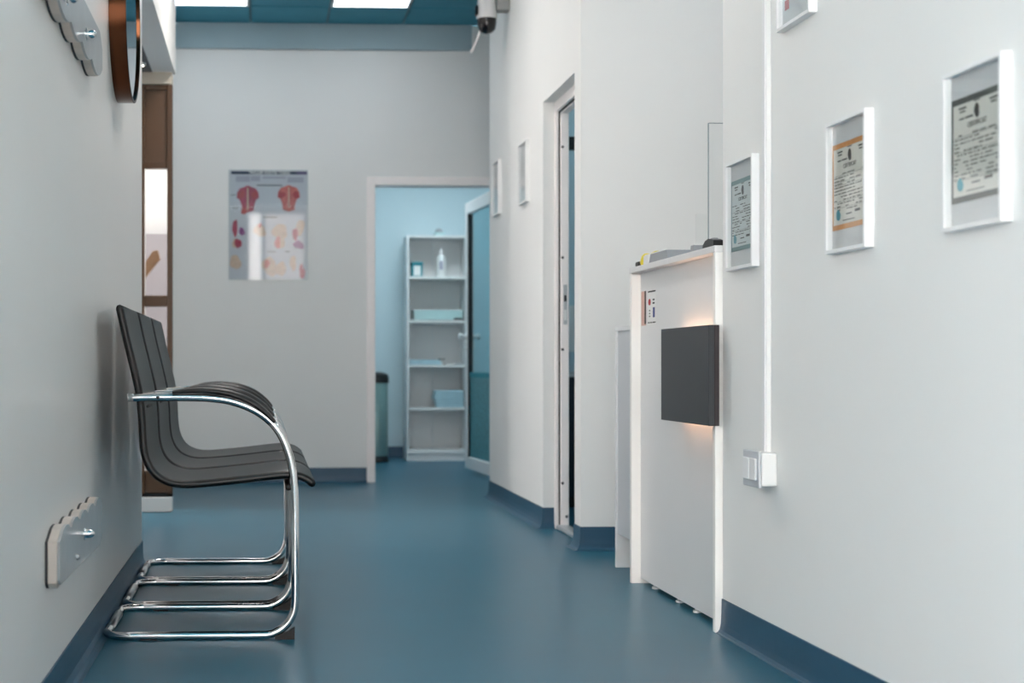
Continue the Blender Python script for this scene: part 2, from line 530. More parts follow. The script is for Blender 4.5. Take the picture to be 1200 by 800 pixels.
for (i, j) in lights:
    if j == 1:
        lb = 'square white LED panel in teal ceiling above the alcove side' if i == 1 else 'square white LED panel in teal ceiling between poster and camera'
    else:
        lb = 'square white LED panel in the corridor ceiling by the side door' if j == 5 else 'square white LED panel in the corridor ceiling beside the reception counter'
    led_panel(xl[i] + 0.007, xl[i + 1] - 0.007, yl[j + 1] + 0.007, yl[j] - 0.007, ZC, lb, 'LED panels in the ceiling', 'led_end' if j == 1 else 'led')
led_panel(1.9, 2.5, 5.0, 5.6, ZC - 0.004, 'square LED panel over the reception niche', 'LED panels in the ceiling', 'led_end')  # unseen panel, added to light the niche
led_panel(1.0, 1.6, 10.9, 11.5, 2.695, 'square cool LED panel in the treatment room ceiling', 'LED panels in the ceiling', 'led_room')
led_panel(2.0, 2.6, 7.2, 7.8, ZC - 0.004, 'square cool LED panel in the side room ceiling', 'LED panels in the ceiling', 'led_side')

# coved vinyl skirting
PROF = [(0.0, 0.1), (0.004, 0.1), (0.005, 0.05), (0.010, 0.028), (0.022, 0.011), (0.038, 0.004), (0.055, 0.0015), (0.055, 0.0), (0.0, 0.0)]


def skirting(name, path, m='skirt', k=0.55):
    """path: plan points; the room lies to the LEFT of the walking direction"""
    P = [Vector((x, y, 0)) for x, y in path]
    offs = []
    for i in range(len(P)):
        ds = []
        if i > 0: ds.append((P[i] - P[i - 1]).normalized())
        if i < len(P) - 1: ds.append((P[i + 1] - P[i]).normalized())
        ns = [Vector((-d.y, d.x, 0)) for d in ds]
        if len(ns) == 1: offs.append(ns[0])
        else:
            b = (ns[0] + ns[1]).normalized()
            offs.append(b / max(0.2, b.dot(ns[0])))
    bm = bmesh.new()
    rings = []
    for p, o in zip(P, offs):
        rings.append([bm.verts.new(p + o * (t if t < 0.006 else 0.005 + (t - 0.005) * k) + Vector((0, 0, z))) for t, z in PROF])
    n = len(PROF)
    for i in range(len(rings) - 1):
        for q in range(n):
            bm.faces.new((rings[i][q], rings[i][(q + 1) % n], rings[i + 1][(q + 1) % n], rings[i + 1][q]))
    bm.faces.new(rings[0]); bm.faces.new(list(reversed(rings[-1])))
    return tag(link(name, bm, m), kind='structure')


skirting('baseboard_left', [(-2.2, Y_L_END), (XL, Y_L_END), (XL, YS)], k=0.5)
skirting('baseboard_right', [(XR, YW), (XR, Y_R_END - 0.0)], k=0.3)
skirting('baseboard_right_door', [(XR + 0.053, D1), (XR, D1), (XR, Y_COR), (2.6, Y_COR)])
skirting('baseboard_niche', [(3.2, Y_FACE), (XR, Y_FACE), (XR, D0), (XR + 0.053, D0)])
skirting('baseboard_back', [(OX0, YB), (-0.62, YB)])
skirting('baseboard_room', [(2.6, 12.55), (0.27, 12.55), (0.27, YB + 0.12)])

# ------------------------------------------------------------------ back doorway, treatment room door
FW = 0.057
dr = boxes('door_1', [(OX0, OX0 + FW, YB - 0.02, YB + 0.13, 0, HD), (OX1 - FW, OX1, YB - 0.02, YB + 0.13, 0, HD), (OX0 + FW, OX1 - FW, YB - 0.02, YB + 0.13, HD - FW, HD)], 'pvc', bevel=0.004)
tag(dr, 'white frame around the back doorway beside the poster', kind='structure')
# open leaf: hinge on the right jamb, swung into the room
hx, hy = OX1 - FW - 0.01, YB + 0.09
ex, ey = 1.505, 10.92
u_ = Vector((ex - hx, ey - hy, 0)); LW = u_.length; u_.normalize()
lp = Plane((hx, hy, 0.0), u_, (0, 0, 1))
leaf = empty('glass_door', (hx, hy, 0), 'open white framed door with teal glass standing in the back doorway', 'door')


def leafpart(name, x0, x1, z0, z1, d0, d1, m, bevel=0.003):
    bm = bmesh.new()
    add_prism(bm, [lp.p(x, z, d0) for x, z in rect(x0, z0, x1, z1)], lp.n * (d1 - d0))
    if bevel: bmesh.ops.bevel(bm, geom=list(bm.edges), offset=bevel, segments=1, affect='EDGES')
    return link(name, bm, m, leaf)


z0, z1 = 0.03, HD - FW - 0.012
leafpart('stile', 0, 0.075, z0, z1, -0.025, 0.025, 'pvc')
leafpart('stile', LW - 0.075, LW, z0, z1, -0.025, 0.025, 'pvc')
leafpart('rail', 0.075, LW - 0.075, z0, z0 + 0.085, -0.025, 0.025, 'pvc')
leafpart('rail', 0.075, LW - 0.075, z1 - 0.085, z1, -0.025, 0.025, 'pvc')
leafpart('glazing_bead', LW - 0.085, LW - 0.075, z0 + 0.085, z1 - 0.085, -0.02, 0.02, 'dark_gap', 0)
leafpart('pane', 0.075, LW - 0.085, 0.735, z1 - 0.085, -0.004, 0.004, 'door_glass', 0)
leafpart('film_pane', 0.075, LW - 0.085, z0 + 0.085, 0.70, -0.004, 0.004, 'door_film', 0)
leafpart('glazing_bar', 0.075, LW - 0.085, 0.70, 0.735, -0.01, 0.01, 'teal_pack', 0)
for s in (-1, 1):
    c = lp.p(LW - 0.045, 1.0, s * 0.025)
    h = lathe('door_knob', [(0.026, 0), (0.026, 0.006), (0.012, 0.01), (0.012, 0.03), (0.024, 0.036), (0.027, 0.046), (0.02, 0.056), (0.0, 0.058)], c, lp.n * s, 'white_frame', leaf, 16)
    kp = lp.p(LW - 0.045, 0.935, s * 0.03)
    box('key_tag', (kp.x - 0.012, kp.x + 0.012, kp.y - 0.012, kp.y + 0.012, 0.905, 0.965), 'white', h, bevel=0.004)

# ------------------------------------------------------------------ side door in the right wall
XD = XR + 0.053
sd = boxes('door_2', [(XD, XD + 0.018, D1 - 0.03, D1, 0, HD - 0.0), (XD, XD + 0.018, D0, D0 + 0.03, 0, HD), (XD, XD + 0.018, D0 + 0.03, D1 - 0.03, HD - 0.05, HD)], 'pvc', bevel=0.003)
tag(sd, 'white side door frame with steel strike plate beside the reception', kind='structure')
box('seal', (XD + 0.018, XD + 0.024, D1 - 0.032, D1, 0.0, HD), 'dark_gap', sd)
box('seal', (XD + 0.018, XD + 0.024, D0 + 0.03, D1 - 0.032, HD - 0.054, HD - 0.045), 'dark_gap', sd)
box('jamb', (XD + 0.024, XD + 0.064, D1 - 0.045, D1 + 0.01, 0.0, HD), 'pvc', sd, bevel=0.003)
box('head_rail', (XD + 0.024, XD + 0.064, D0, D1 - 0.045, HD - 0.06, HD), 'pvc', sd, bevel=0.003)
box('jamb', (XD + 0.024, XD + 0.064, D0 - 0.0, D0 + 0.02, 0.0, HD - 0.06), 'pvc', sd, bevel=0.003)
sp = box('strike_plate', (XD + 0.036, XD + 0.054, D1 - 0.049, D1 - 0.045, 0.98, 1.17), 'steel', sd, bevel=0.001)
box('latch_hole', (XD + 0.039, XD + 0.051, D1 - 0.051, D1 - 0.0485, 1.0, 1.05), 'white', sp)
box('latch_hole', (XD + 0.039, XD + 0.051, D1 - 0.051, D1 - 0.0485, 1.09, 1.12), 'dark_gap', sp)
for z in (1.83, 1.3, 0.86, 0.22, 0.06):
    lathe('screw', [(0.007, 0), (0.006, 0.003), (0, 0.004)], (XD + 0.033 + (0.02 if z == 0.06 else 0), D1 - 0.045, z), (0, -1, 0), 'dark_gap', sd, 10)
box('threshold_bar', (XD + 0.0, XD + 0.064, D0 + 0.03, D1 - 0.045, 0.0, 0.022), 'alu', sd, bevel=0.006)
# seen through the gap
box_cl = empty('door_closer', (1.72, 7.4, 1.93), 'small black box high on the blue wall inside the side door', 'box')
box('body', (1.55, 1.72, 7.95, 8.0, 1.95, 2.02), 'black', box_cl, bevel=0.004)
box('arm', (1.60, 1.64, 8.0, 8.66, 1.97, 1.99), 'black', box_cl, bevel=0.002)
cb = empty('office_cabinet', (1.95, 8.3, 0), 'dark navy low cabinet seen through the side door gap', 'cabinet')
box('body', (1.56, 2.6, 8.1, 8.6, 0.06, 0.72), 'dark_blue', cb, bevel=0.006)
box('top', (1.55, 2.61, 8.09, 8.61, 0.72, 0.74), 'alu', cb, bevel=0.003)
box('plinth', (1.58, 2.58, 8.13, 8.58, 0.0, 0.06), 'black', cb)
pr = empty('desk_monitor', (1.75, 8.3, 0.74), 'white backed monitor standing on the navy cabinet inside the side room', 'monitor')
box('base', (1.60, 1.80, 8.22, 8.38, 0.74, 0.752), 'alu', pr, bevel=0.004)
box('stand', (1.685, 1.715, 8.28, 8.32, 0.752, 0.9), 'alu', pr, bevel=0.003)
box('screen', (1.56, 1.95, 8.27, 8.31, 0.86, 1.12), 'white', pr, bevel=0.006)

# ------------------------------------------------------------------ waiting chairs
KX = lambda u: (u - 386) / 409.0 + 0.1856
KZ = lambda v: 0.78 - (v - 429) / 409.0
CHX = -0.18                                           # chair root, X


def make_chair():
    y0, w = 4.251, 0.508
    root = empty('waiting_chair', (CHX, y0 + w / 2, 0))
    r = 0.0118
    side = [(152, 465.5), (185, 465.2), (215, 465), (245, 466), (270, 469.5), (293, 477.5), (313, 490), (328, 507), (338, 530), (343.5, 555), (345.5, 582), (346, 620), (346, 660),
            (346, 700), (343.5, 718), (335, 732), (320, 741.5), (302, 743.2), (260, 743.2), (210, 743.2), (165, 743.2)]
    s2 = [Vector((KX(u), 0, max(KZ(v), r))) for u, v in side]
    xb = -0.452
    bend = [Vector((xb + 0.055, 0, r)), Vector((xb + 0.018, 0.014, r)), Vector((xb, 0.05, r)), Vector((xb, 0.1, r))]
    half = s2 + bend
    pts = [Vector((p.x, y0 + p.y, p.z)) for p in half] + [Vector((p.x, y0 + w - p.y, p.z)) for p in reversed(half)]
    tube('tube_frame', catmull(pts, 4), r, 'chrome', root, 12)
    # end plugs of the arm tubes
    for y in (y0, y0 + w):
        lathe('end_plug', [(0.0116, 0), (0.0116, 0.003), (0, 0.004)], (KX(152) + 0.0005, y, KZ(465.5)), (-1, 0, 0), 'steel', root, 12)
    # sleeve on the rear floor bar
    tube('floor_bar_sleeve', [(xb, y0 + 0.13, r + 0.001), (xb, y0 + w - 0.13, r + 0.001)], 0.0135, 'steel', root, 12, up=Vector((0, 0, 1)))
    # seat sling
    prof = [(140.5, 361), (143, 372), (148, 395), (156.5, 430), (163.5, 462), (166.3, 490), (167.5, 515), (170.5, 535), (178, 551), (191, 562), (212, 567.5), (245, 566), (290, 561.5), (325, 557.5), (345, 557), (358, 561), (366, 567)]
    cl = catmull([Vector((KX(u), 0, KZ(v))) for u, v in prof], 4)
    th, hw = 0.011, 0.232
    yc = y0 + w / 2
    bm = bmesh.new()
    NW = 8
    top, bot = [], []
    for i, p in enumerate(cl):
        a = cl[max(i - 1, 0)]; b = cl[min(i + 1, len(cl) - 1)]
        t = (b - a).normalized()
        n = Vector((-t.z, 0, t.x)); n = n if n.dot(Vector((0.5, 0, 1))) > 0 else -n
        rt, rb = [], []
        for k in range(NW + 1):
            s = k / NW * 2 - 1
            dip = -0.006 * (1 - s * s) * min(1.0, i / 8.0, (len(cl) - 1 - i) / 8.0)
            q = p + Vector((0, yc + s * hw, 0))
            rt.append(bm.verts.new(q + n * (th + dip)))
            rb.append(bm.verts.new(q - n * (th - dip)))
        top.append(rt); bot.append(rb)
    L = len(cl)
    for i in range(L - 1):
        for k in range(NW):
            bm.faces.new((top[i][k], top[i][k + 1], top[i + 1][k + 1], top[i + 1][k]))
            bm.faces.new((bot[i][k], bot[i + 1][k], bot[i + 1][k + 1], bot[i][k + 1]))
        bm.faces.new((top[i][0], top[i + 1][0], bot[i + 1][0], bot[i][0]))
        bm.faces.new((top[i][NW], bot[i][NW], bot[i + 1][NW], top[i + 1][NW]))
    for i in (0, L - 1):
        for k in range(NW):
            bm.faces.new((top[i][k], bot[i][k], bot[i][k + 1], top[i][k + 1]))
    seat = link('seat_sling', bm, 'leather', root, smooth=True)
    md = seat.modifiers.new('edges', 'EDGE_SPLIT'); md.split_angle = math.radians(50)
    # piping down both edges and over the top and front ends
    for s in (-1, 1):
        bm = bmesh.new()
        add_tube(bm, [p + Vector((0, yc + s * hw, 0)) for p in cl], 0.0105, 8, rx=0.008)
        link('piping', bm, 'leather_edge', seat, smooth=True)
    for i in (0, L - 1):
        tube('piping', [cl[i] + Vector((0, yc - hw, 0)), cl[i] + Vector((0, yc + hw, 0))], 0.0105, 'leather_edge', seat, 8, up=Vector((0, 0, 1)))
    # cross tubes that carry the sling
    for (u, v) in ((338, 571), (176, 478)):
        tube('cross_bar', [(KX(u), y0 + 0.0, KZ(v)), (KX(u), y0 + w, KZ(v))] if u > 300 else [(KX(u) - 0.028, y0 + 0.02, KZ(v)), (KX(u) - 0.028, y0 + w - 0.02, KZ(v))], 0.009, 'foot', root, 10, up=Vector((0, 0, 1)))
    # arm pads
    padp = [(203, 461.5), (222, 459.5), (246, 459.5), (269, 463), (291, 471), (309, 483), (322, 496)]
    for y in (y0, y0 + w):
        c2 = catmull([Vector((KX(u), y, KZ(v) - 0.0)) for u, v in padp], 5)
        rr = []
        for i in range(len(c2)):
            t = i / (len(c2) - 1)
            rr.append(0.0115 * max(0.25, math.sin(math.pi * min(1, max(0, t * 0.94 + 0.03))) ** 0.35))
        tube('arm_pad', [p + Vector((0, 0, 0.004)) for p in c2], rr, 'leather_edge', root, 12, rx=0.0215)
        # rubber foot under the front bend
        prism('foot_pad', [(KX(322), y - 0.011, 0.0), (KX(345), y - 0.011, 0.0), (KX(345.5), y - 0.011, 0.034), (KX(338), y - 0.011, 0.022), (KX(322), y - 0.011, 0.008)], (0, 0.022, 0), 'foot', root)
        box('foot_pad', (KX(165), KX(185), y - 0.009, y + 0.009, 0.0, 0.004), 'foot', root)
        # fixing screws on the arm
        lathe('screw', [(0.005, 0), (0.0, 0.003)], (KX(186), y - r, KZ(465.3)), (0, -1, 0), 'foot', root, 8)
    return root


ch = make_chair()
GRP = 'row of waiting chairs'
tag(ch, 'black leather chrome cantilever armchair at the row end beside the low wavy wall plaque', 'chair', GRP)
c2_ = copy_tree(ch); c2_.location.y += 0.555
tag(c2_, 'middle of three black leather chrome cantilever armchairs in the row', 'chair', GRP)
c3_ = copy_tree(ch); c3_.location.y += 1.11
tag(c3_, 'black leather chrome cantilever armchair at the row end by the brown glazed door', 'chair', GRP)

# ------------------------------------------------------------------ reception counter
YD0, YD1 = 4.295, 5.31
ZD = 1.134
d = empty('reception_desk', (1.6, (YD0 + YD1) / 2, 0), 'tall white reception counter with recessed front and thin side panels', 'desk')
box('side_panel', (1.318, 1.95, YD0, YD0 + 0.022, 0.0, ZD - 0.02), 'desk_edge', d, bevel=0.0015)
box('side_panel', (1.318, 1.95, YD1 - 0.022, YD1, 0.0, ZD - 0.02), 'desk_edge', d, bevel=0.0015)
box('front_panel', (1.352, 1.37, YD0 + 0.022, YD1 - 0.022, 0.018, ZD - 0.02), 'desk', d, bevel=0.001)
box('counter_top', (1.316, 1.75, YD0, YD1, ZD - 0.02, ZD), 'desk', d, bevel=0.0015)
box('worktop', (1.37, 1.95, YD0 + 0.022, YD1 - 0.022, 0.73, 0.755), 'desk', d, bevel=0.001)
for y in (YD0 + 0.09, YD0 + 0.36, YD0 + 0.56, YD0 + 0.86):
    lathe('levelling_foot', [(0.014, 0), (0.014, 0.006), (0.008, 0.008), (0.008, 0.02)], (1.372, y, 0), (0, 0, 1), 'white', d, 12)
box('rear_rail', (1.39, 1.41, YD0 + 0.022, YD1 - 0.022, 0.06, 0.3), 'black', d)
# notices stuck on the front
nt = Plane((1.352, 5.24, 0.985), (0, -1, 0), (0, 0, 1))
t = empty('desk_notice', (1.352, 5.225, 0.92), 'narrow pink printed notice with dark stripe stuck on the counter front', 'notice')
flat('sheet', [rect(-0.035, -0.06, 0.03, 0.062)], nt, 0.0005, 'pinkprint', t)
flat('stripe', [rect(0.012, -0.055, 0.03, 0.062)], nt, 0.0012, 'ink', t)
nt2 = Plane((1.352, 5.13, 0.985), (0, -1, 0), (0, 0, 1))
t = empty('desk_notice', (1.352, 5.13, 0.92), 'white notice with red and blue pictograms stuck on the counter front', 'notice')
flat('sheet', [rect(-0.055, -0.06, 0.055, 0.062)], nt2, 0.0005, 'white', t)
flat('red_print', [blob(-0.03, 0.02, 0.016, 0.012, 14, 0.05, 3)], nt2, 0.0012, 'red', t)
flat('blue_print', [rect(0.015, -0.035, 0.04, 0.0)], nt2, 0.0012, 'blueprint', t)
flat('text_lines', [rect(-0.05, 0.054, 0.05, 0.059), rect(-0.05, -0.054, -0.03, -0.05), rect(-0.02, -0.054, 0.0, -0.05), rect(0.01, -0.054, 0.05, -0.05), rect(0.012, 0.012, 0.036, 0.018), rect(0.012, 0.024, 0.036, 0.03),
                    rect(-0.035, -0.012, -0.02, -0.008), rect(-0.035, -0.022, -0.02, -0.018), rect(-0.035, -0.032, -0.02, -0.028)], nt2, 0.0012, 'ink', t)['kind'] = 'stuff'

# backlit anthracite panel
p = empty('accent_panel', (1.31, 4.51, 0.607), 'square anthracite panel with warm backlight on the counter front', 'wall panel')
box('front_board', (1.285, 1.302, 4.25, 4.765, 0.607, 0.90), 'anth', p, bevel=0.001)
box('back_board', (1.302, 1.317, 4.25, 4.765, 0.607, 0.90), 'anth_edge', p, bevel=0.001)
box('mounting_block', (1.317, 1.3512, 4.36, 4.66, 0.65, 0.857), 'anth_edge', p)
box('led_strip', (1.338, 1.346, 4.32, 4.72, 0.857, 0.865), 'led_warm', p)
box('led_strip', (1.338, 1.346, 4.32, 4.72, 0.642, 0.65), 'led_warm', p)

# low grey cabinet at the far end of the counter
YC0, YC1 = 5.313, 5.72
c = empty('side_cabinet', (1.6, (YC0 + YC1) / 2, 0), 'low grey cabinet with open toe space beside the tall counter', 'cabinet')
box('side_panel', (1.362, 1.95, YC1 - 0.018, YC1, 0.0, 0.93), 'desk', c, bevel=0.001)
box('front_panel', (1.368, 1.386, YC0, YC1 - 0.018, 0.13, 0.915), 'cab_grey', c, bevel=0.001)
box('top', (1.362, 1.95, YC0, YC1 - 0.018, 0.915, 0.933), 'desk', c, bevel=0.001)
box('bottom_board', (1.386, 1.95, YC0, YC1 - 0.018, 0.13, 0.148), 'desk', c)
for x in (1.40, 1.6): lathe('levelling_foot', [(0.012, 0), (0.012, 0.006), (0.006, 0.008), (0.006, 0.13)], (x + 0.03, YC0 + 0.05, 0), (0, 0, 1), 'black', c, 10)

# screen on the counter
g = empty('counter_screen', (1.65, 4.75, ZD), 'clear acrylic screen standing on the reception counter', 'screen')
box('pane', (1.437, 1.74, 4.748, 4.753, ZD + 0.01, 1.567), 'acrylic', g)
bm = bmesh.new(); add_box(bm, 1.4345, 1.4372, 4.7475, 4.7535, ZD + 0.01, 1.567); add_box(bm, 1.4372, 1.74, 4.7475, 4.7535, 1.5655, 1.568)
link('cut_edge', bm, 'acrylic_edge', g)
box('foot', (1.43, 1.445, 4.70, 4.80, ZD, ZD + 0.012), 'acrylic_edge', g, bevel=0.002)
box('foot', (1.66, 1.675, 4.70, 4.80, ZD, ZD + 0.012), 'acrylic_edge', g, bevel=0.002)
box('lower_pane', (1.40, 1.436, 4.765, 4.769, ZD + 0.001, ZD + 0.14), 'acrylic', g)

# clutter on the counter
st = empty('tape_dispenser', (1.36, 4.33, ZD), 'small black tape dispenser on the counter end by the wall', 'dispenser')
prof_ = [(0.0, 0.0), (0.11, 0.0), (0.105, 0.012), (0.085, 0.022), (0.055, 0.026), (0.03, 0.024), (0.0, 0.018)]
prism('body', [(1.322, 4.325 + a, ZD + b) for a, b in prof_], (0.03, 0, 0), 'black', st, 0.001)
box('roll', (1.326, 1.345, 4.345, 4.375, ZD + 0.018, ZD + 0.027), 'grey_book', st, bevel=0.003)
def folder(name, y0, y1, z, m, label, cat, x0=1.345, slope=0.0):
    x0 = 1.322
    o = empty(name, ((x0 + 0.1), (y0 + y1) / 2, ZD), label, cat)
    poly = [(x0, y0, ZD), (x0, y1, ZD), (x0, y1 - slope, ZD + z), (x0, y0 + slope, ZD + z)]
    prism('cover', poly, (0.2, 0, 0), m, o, 0.001)
    box('pages', (x0 + 0.004, x0 + 0.19, y0 + slope + 0.004, y1 - slope - 0.004, ZD + z, ZD + z + 0.004), 'white', o)
    return o
folder('document_tray', 4.82, 5.06, 0.030, 'grey_book', 'grey document folder lying on the reception counter', 'folder', slope=0.02)
folder('business_card_holder', 5.075, 5.135, 0.030, 'white', 'small white card holder between yellow item and grey folder', 'card holder', slope=0.002)
folder('pen_case', 4.52, 4.565, 0.020, 'grey_book', 'small dark grey pen case on the counter beside the acrylic screen', 'case', slope=0.008)
yb = empty('hand_sanitizer', (1.38, 5.20, ZD), 'small yellow and dark plastic item at the far end of the counter', 'stationery')
lathe('body', [(0.02, 0), (0.024, 0.012), (0.018, 0.034), (0.01, 0.042), (0, 0.044)], (1.345, 5.175, ZD), (0, 0, 1), 'yellow', yb, 14)
box('cap', (1.325, 1.355, 5.22, 5.26, ZD, ZD + 0.018), 'dark_gap', yb, bevel=0.003)
yt = empty('tape_roll', (1.45, 5.0, ZD), 'yellow roll standing behind the grey folder on the counter', 'tape')
lathe('ring', [(0.017, -0.009), (0.025, -0.009), (0.025, 0.009), (0.017, 0.009), (0.017, -0.009)], (1.375, 5.15, ZD + 0.0255), (0, 1, 0), 'yellow', yt, 24)

# ------------------------------------------------------------------ trunking and switch
tr = empty('cable_trunking', (XR - 0.008, 3.89, 0.55), 'thin white cable trunking running down the right wall', 'trunking')
box('channel', (XR - 0.014, XR, 3.876, 3.904, 0.55, ZC), 'white', tr, bevel=0.002)
box('lid', (XR - 0.017, XR - 0.014, 3.879, 3.901, 0.55, ZC), 'white_frame', tr, bevel=0.001)
sw = empty('light_switch', (XR, 3.885, 0.465), 'white surface mounted switch box below the cable trunking', 'switch')
box('body', (XR - 0.044, XR, 3.826, 3.945, 0.465, 0.553), 'white', sw, bevel=0.006, seg=3)
bz = box('switch_plate', (XR - 0.052, XR - 0.044, 3.822, 3.949, 0.461, 0.557), 'cab_grey', sw, bevel=0.003, seg=2)
box('rocker', (XR - 0.057, XR - 0.052, 3.888, 3.938, 0.480, 0.538), 'white_frame', bz, bevel=0.002)
box('rocker', (XR - 0.057, XR - 0.052, 3.836, 3.884, 0.480, 0.538), 'white_frame', bz, bevel=0.002)


# ------------------------------------------------------------------ framed certificates
def frame(yc, zb, w, h, label, border, papermat, group, body=True, side=XR, seed=1, head=None):
    root = empty('certificate_frame', (side, yc, zb), label, 'picture frame', group)
    pl = Plane((side, yc, zb + h / 2), (0, -1, 0), (0, 0, 1))
    hw, hh, b, dp = w / 2, h / 2, 0.0085, 0.021
    # mitred bars
    bm = bmesh.new()
    O = [(-hw, -hh), (hw, -hh), (hw, hh), (-hw, hh)]
    I = [(-hw + b, -hh + b), (hw - b, -hh + b), (hw - b, hh - b), (-hw + b, hh - b)]
    for k in range(4):
        k2 = (k + 1) % 4
        add_prism(bm, [pl.p(*O[k], 0), pl.p(*O[k2], 0), pl.p(*I[k2], 0), pl.p(*I[k], 0)], pl.n * dp)
    link('frame', bm, 'white_frame', root)
    flat('mount', [rect(-hw + b, -hh + b, hw - b, hh - b)], pl, 0.004, 'mat_grey', root, 0.002)
    if border:
        pw, ph = hw - b - 0.006, 0.1
        pa = flat('certificate', [rect(-pw, -ph, pw, ph)], pl, 0.0065, papermat, root)
        e = 0.012
        flat('border', [rect(-pw, ph - e, pw, ph), rect(-pw, -ph, pw, -ph + e), rect(-pw, -ph + e, -pw + 0.006, ph - e), rect(pw - 0.006, -ph + e, pw, ph - e)], pl, 0.0072, border, pa)
        rnd = random.Random(seed)
        polys = []
        y = 0.028
        while y > -0.055:
            x = -pw + 0.012
            while x < pw - 0.016:
                L = rnd.uniform(0.006, 0.03)
                if rnd.random() < 0.72:
                    polys.append(rect(x, y - 0.0010, min(x + L, pw - 0.01), y + 0.0012))
                x += L + rnd.uniform(0.003, 0.009)
            if rnd.random() < 0.25: polys.append(rect(-pw + 0.012, y - 0.0034, pw - 0.012, y - 0.0028))
            y -= 0.0075
        for sx in (-0.072, 0.05):
            polys += [rect(sx, 0.078, sx + 0.03, 0.0815), rect(sx + 0.004, 0.0715, sx + 0.026, 0.0745)]
        polys += [rect(-0.07, 0.058, -0.05, 0.061), rect(-0.045, 0.058, -0.015, 0.0615), rect(-0.02, -0.068, 0.012, -0.065), rect(0.03, -0.066, 0.06, -0.060), rect(-0.04, -0.081, 0.03, -0.079)]
        flat('text_lines', polys, pl, 0.0072, 'ink', pa)['kind'] = 'stuff'
        flat('crest', [blob(0.0, 0.067, 0.010, 0.013, 14, 0.2, 5), rect(-0.012, 0.085, 0.012, 0.087)], pl, 0.0074, 'ink', pa)
        text('title', 'CERTIFICAT', 0.014, pl, 0.0, 0.044, 0.0074, 'ink', pa)
        flat('stamp', [blob(-0.066, -0.066, 0.012, 0.013, 16, 0.15, 9)], pl, 0.0074, 'stamp', pa)
    if head:
        flat('red_print', [rect(-hw + b + 0.02, -hh + 0.05, -hw + b + 0.05, -hh + 0.075)], pl, 0.007, 'red', root)
    box('glass_pane', (side - 0.0165, side - 0.0145, yc - hw + b, yc + hw - b, zb + b, zb + h - b), 'pane', root)
    return root


GF = 'white framed certificates on the right wall'
frame(2.725, 1.04, 0.232, 0.306, 'white box frame holding a certificate with dark grey border bands', 'b_dark', 'paper', GF, seed=1)
frame(3.33, 1.043, 0.232, 0.306, 'white box frame holding a certificate with orange border bands', 'b_orange', 'paper', GF, seed=2)
frame(4.088, 1.052, 0.232, 0.306, 'white box frame holding a grey-teal bordered certificate between trunking and counter', 'b_teal', 'paper_teal', GF, seed=3)
frame(3.665, 1.64, 0.232, 0.306, 'white box frame with red print hung high beside the cable trunking', None, 'paper', GF, head=True)
GF2 = 'white frames on the door wall'
frame(8.47, 1.645, 0.23, 0.308, 'white frame on the door wall next to the outer corner', None, 'paper_teal', GF2, seed=4)
frame(7.58, 1.615, 0.23, 0.315, 'white frame on the door wall next to the side door', None, 'paper_teal', GF2, seed=5)

# ------------------------------------------------------------------ security camera
sc = empty('security_camera', (XR, 8.1, 2.70), 'white security camera with black dome and two antennas on the door wall', 'camera')
cx, cy = 1.218, 8.1
box('bracket', (cx + 0.05, XR, cy - 0.04, cy + 0.04, 2.725, 2.83), 'cambracket', sc, bevel=0.006)
bd = lathe('housing', [(0.0, 0.115), (0.04, 0.113), (0.05, 0.10), (0.056, 0.0), (0.05, -0.004)], (cx, cy, 2.685), (0, 0, 1), 'camwhite', sc, 28)
lathe('dome', [(0.053, 0.0), (0.052, -0.03), (0.046, -0.058), (0.03, -0.074), (0.012, -0.08), (0, -0.081)], (cx, cy, 2.683), (0, 0, 1), 'camdome', sc, 28)
box('speaker', (cx - 0.066, cx - 0.05, cy - 0.03, cy + 0.01, 2.70, 2.755), 'camdome', sc, bevel=0.005)
tube('antenna', [(cx - 0.03, cy + 0.03, 2.79), (cx - 0.075, cy + 0.02, 2.86)], 0.008, 'camwhite', sc, 10)
tube('antenna', [(cx - 0.02, cy + 0.055, 2.70), (cx - 0.03, cy + 0.06, 2.62), (cx - 0.078, cy + 0.06, 2.512)], 0.008, 'camwhite', sc, 10)

# ------------------------------------------------------------------ poster
P0, P1, PZ0, PZ1 = -0.24, 0.29, 1.357, 2.094
po = empty('anatomy_poster', ((P0 + P1) / 2, YB, PZ0), 'anatomy poster of trigger points in a clear acrylic holder on the back wall', 'poster')
pl = Plane(((P0 + P1) / 2, YB, (PZ0 + PZ1) / 2), (1, 0, 0), (0, 0, 1))
HW, HH = (P1 - P0) / 2, (PZ1 - PZ0) / 2
pm = lambda u, v: ((u - 314.5) / 175.3, (263.2 - v) / 175.3)       # print positions on the sheet
R4 = lambda u0, v0, u1, v1: [pm(u0, v1), pm(u1, v1), pm(u1, v0), pm(u0, v0)]
B4 = lambda u, v, ru, rv, s, wob=0.25: blob(*pm(u, v), ru / 175.3, rv / 175.3, 20, wob, s)
flat('backing', [rect(-HW, -HH, HW, HH)], pl, 0.0, 'cab_grey', po, 0.004)
sh = flat('sheet', [rect(-HW + 0.012, -HH + 0.012, HW - 0.012, HH - 0.012)], pl, 0.0045, 'posterpaper', po, 0.001)
flat('title_bar', [R4(271, 200.5, 284, 204), R4(284, 200.5, 348, 204)], pl, 0.006, 'navy', sh)
flat('title_bar_end', [R4(348, 200.5, 360, 204)], pl, 0.006, 'purple', sh)
text('title', 'TRIGGER POINTS: TORSO', 0.024, pl, *pm(316, 202.3), 0.007, 'white', sh, bold=0.0006)
flat('intro_blocks', [R4(276.5, 206, 293, 213), R4(294, 206, 305, 212), R4(337, 207, 356, 213.5), R4(308, 206.5, 335, 209)], pl, 0.006, 'greybar', sh)
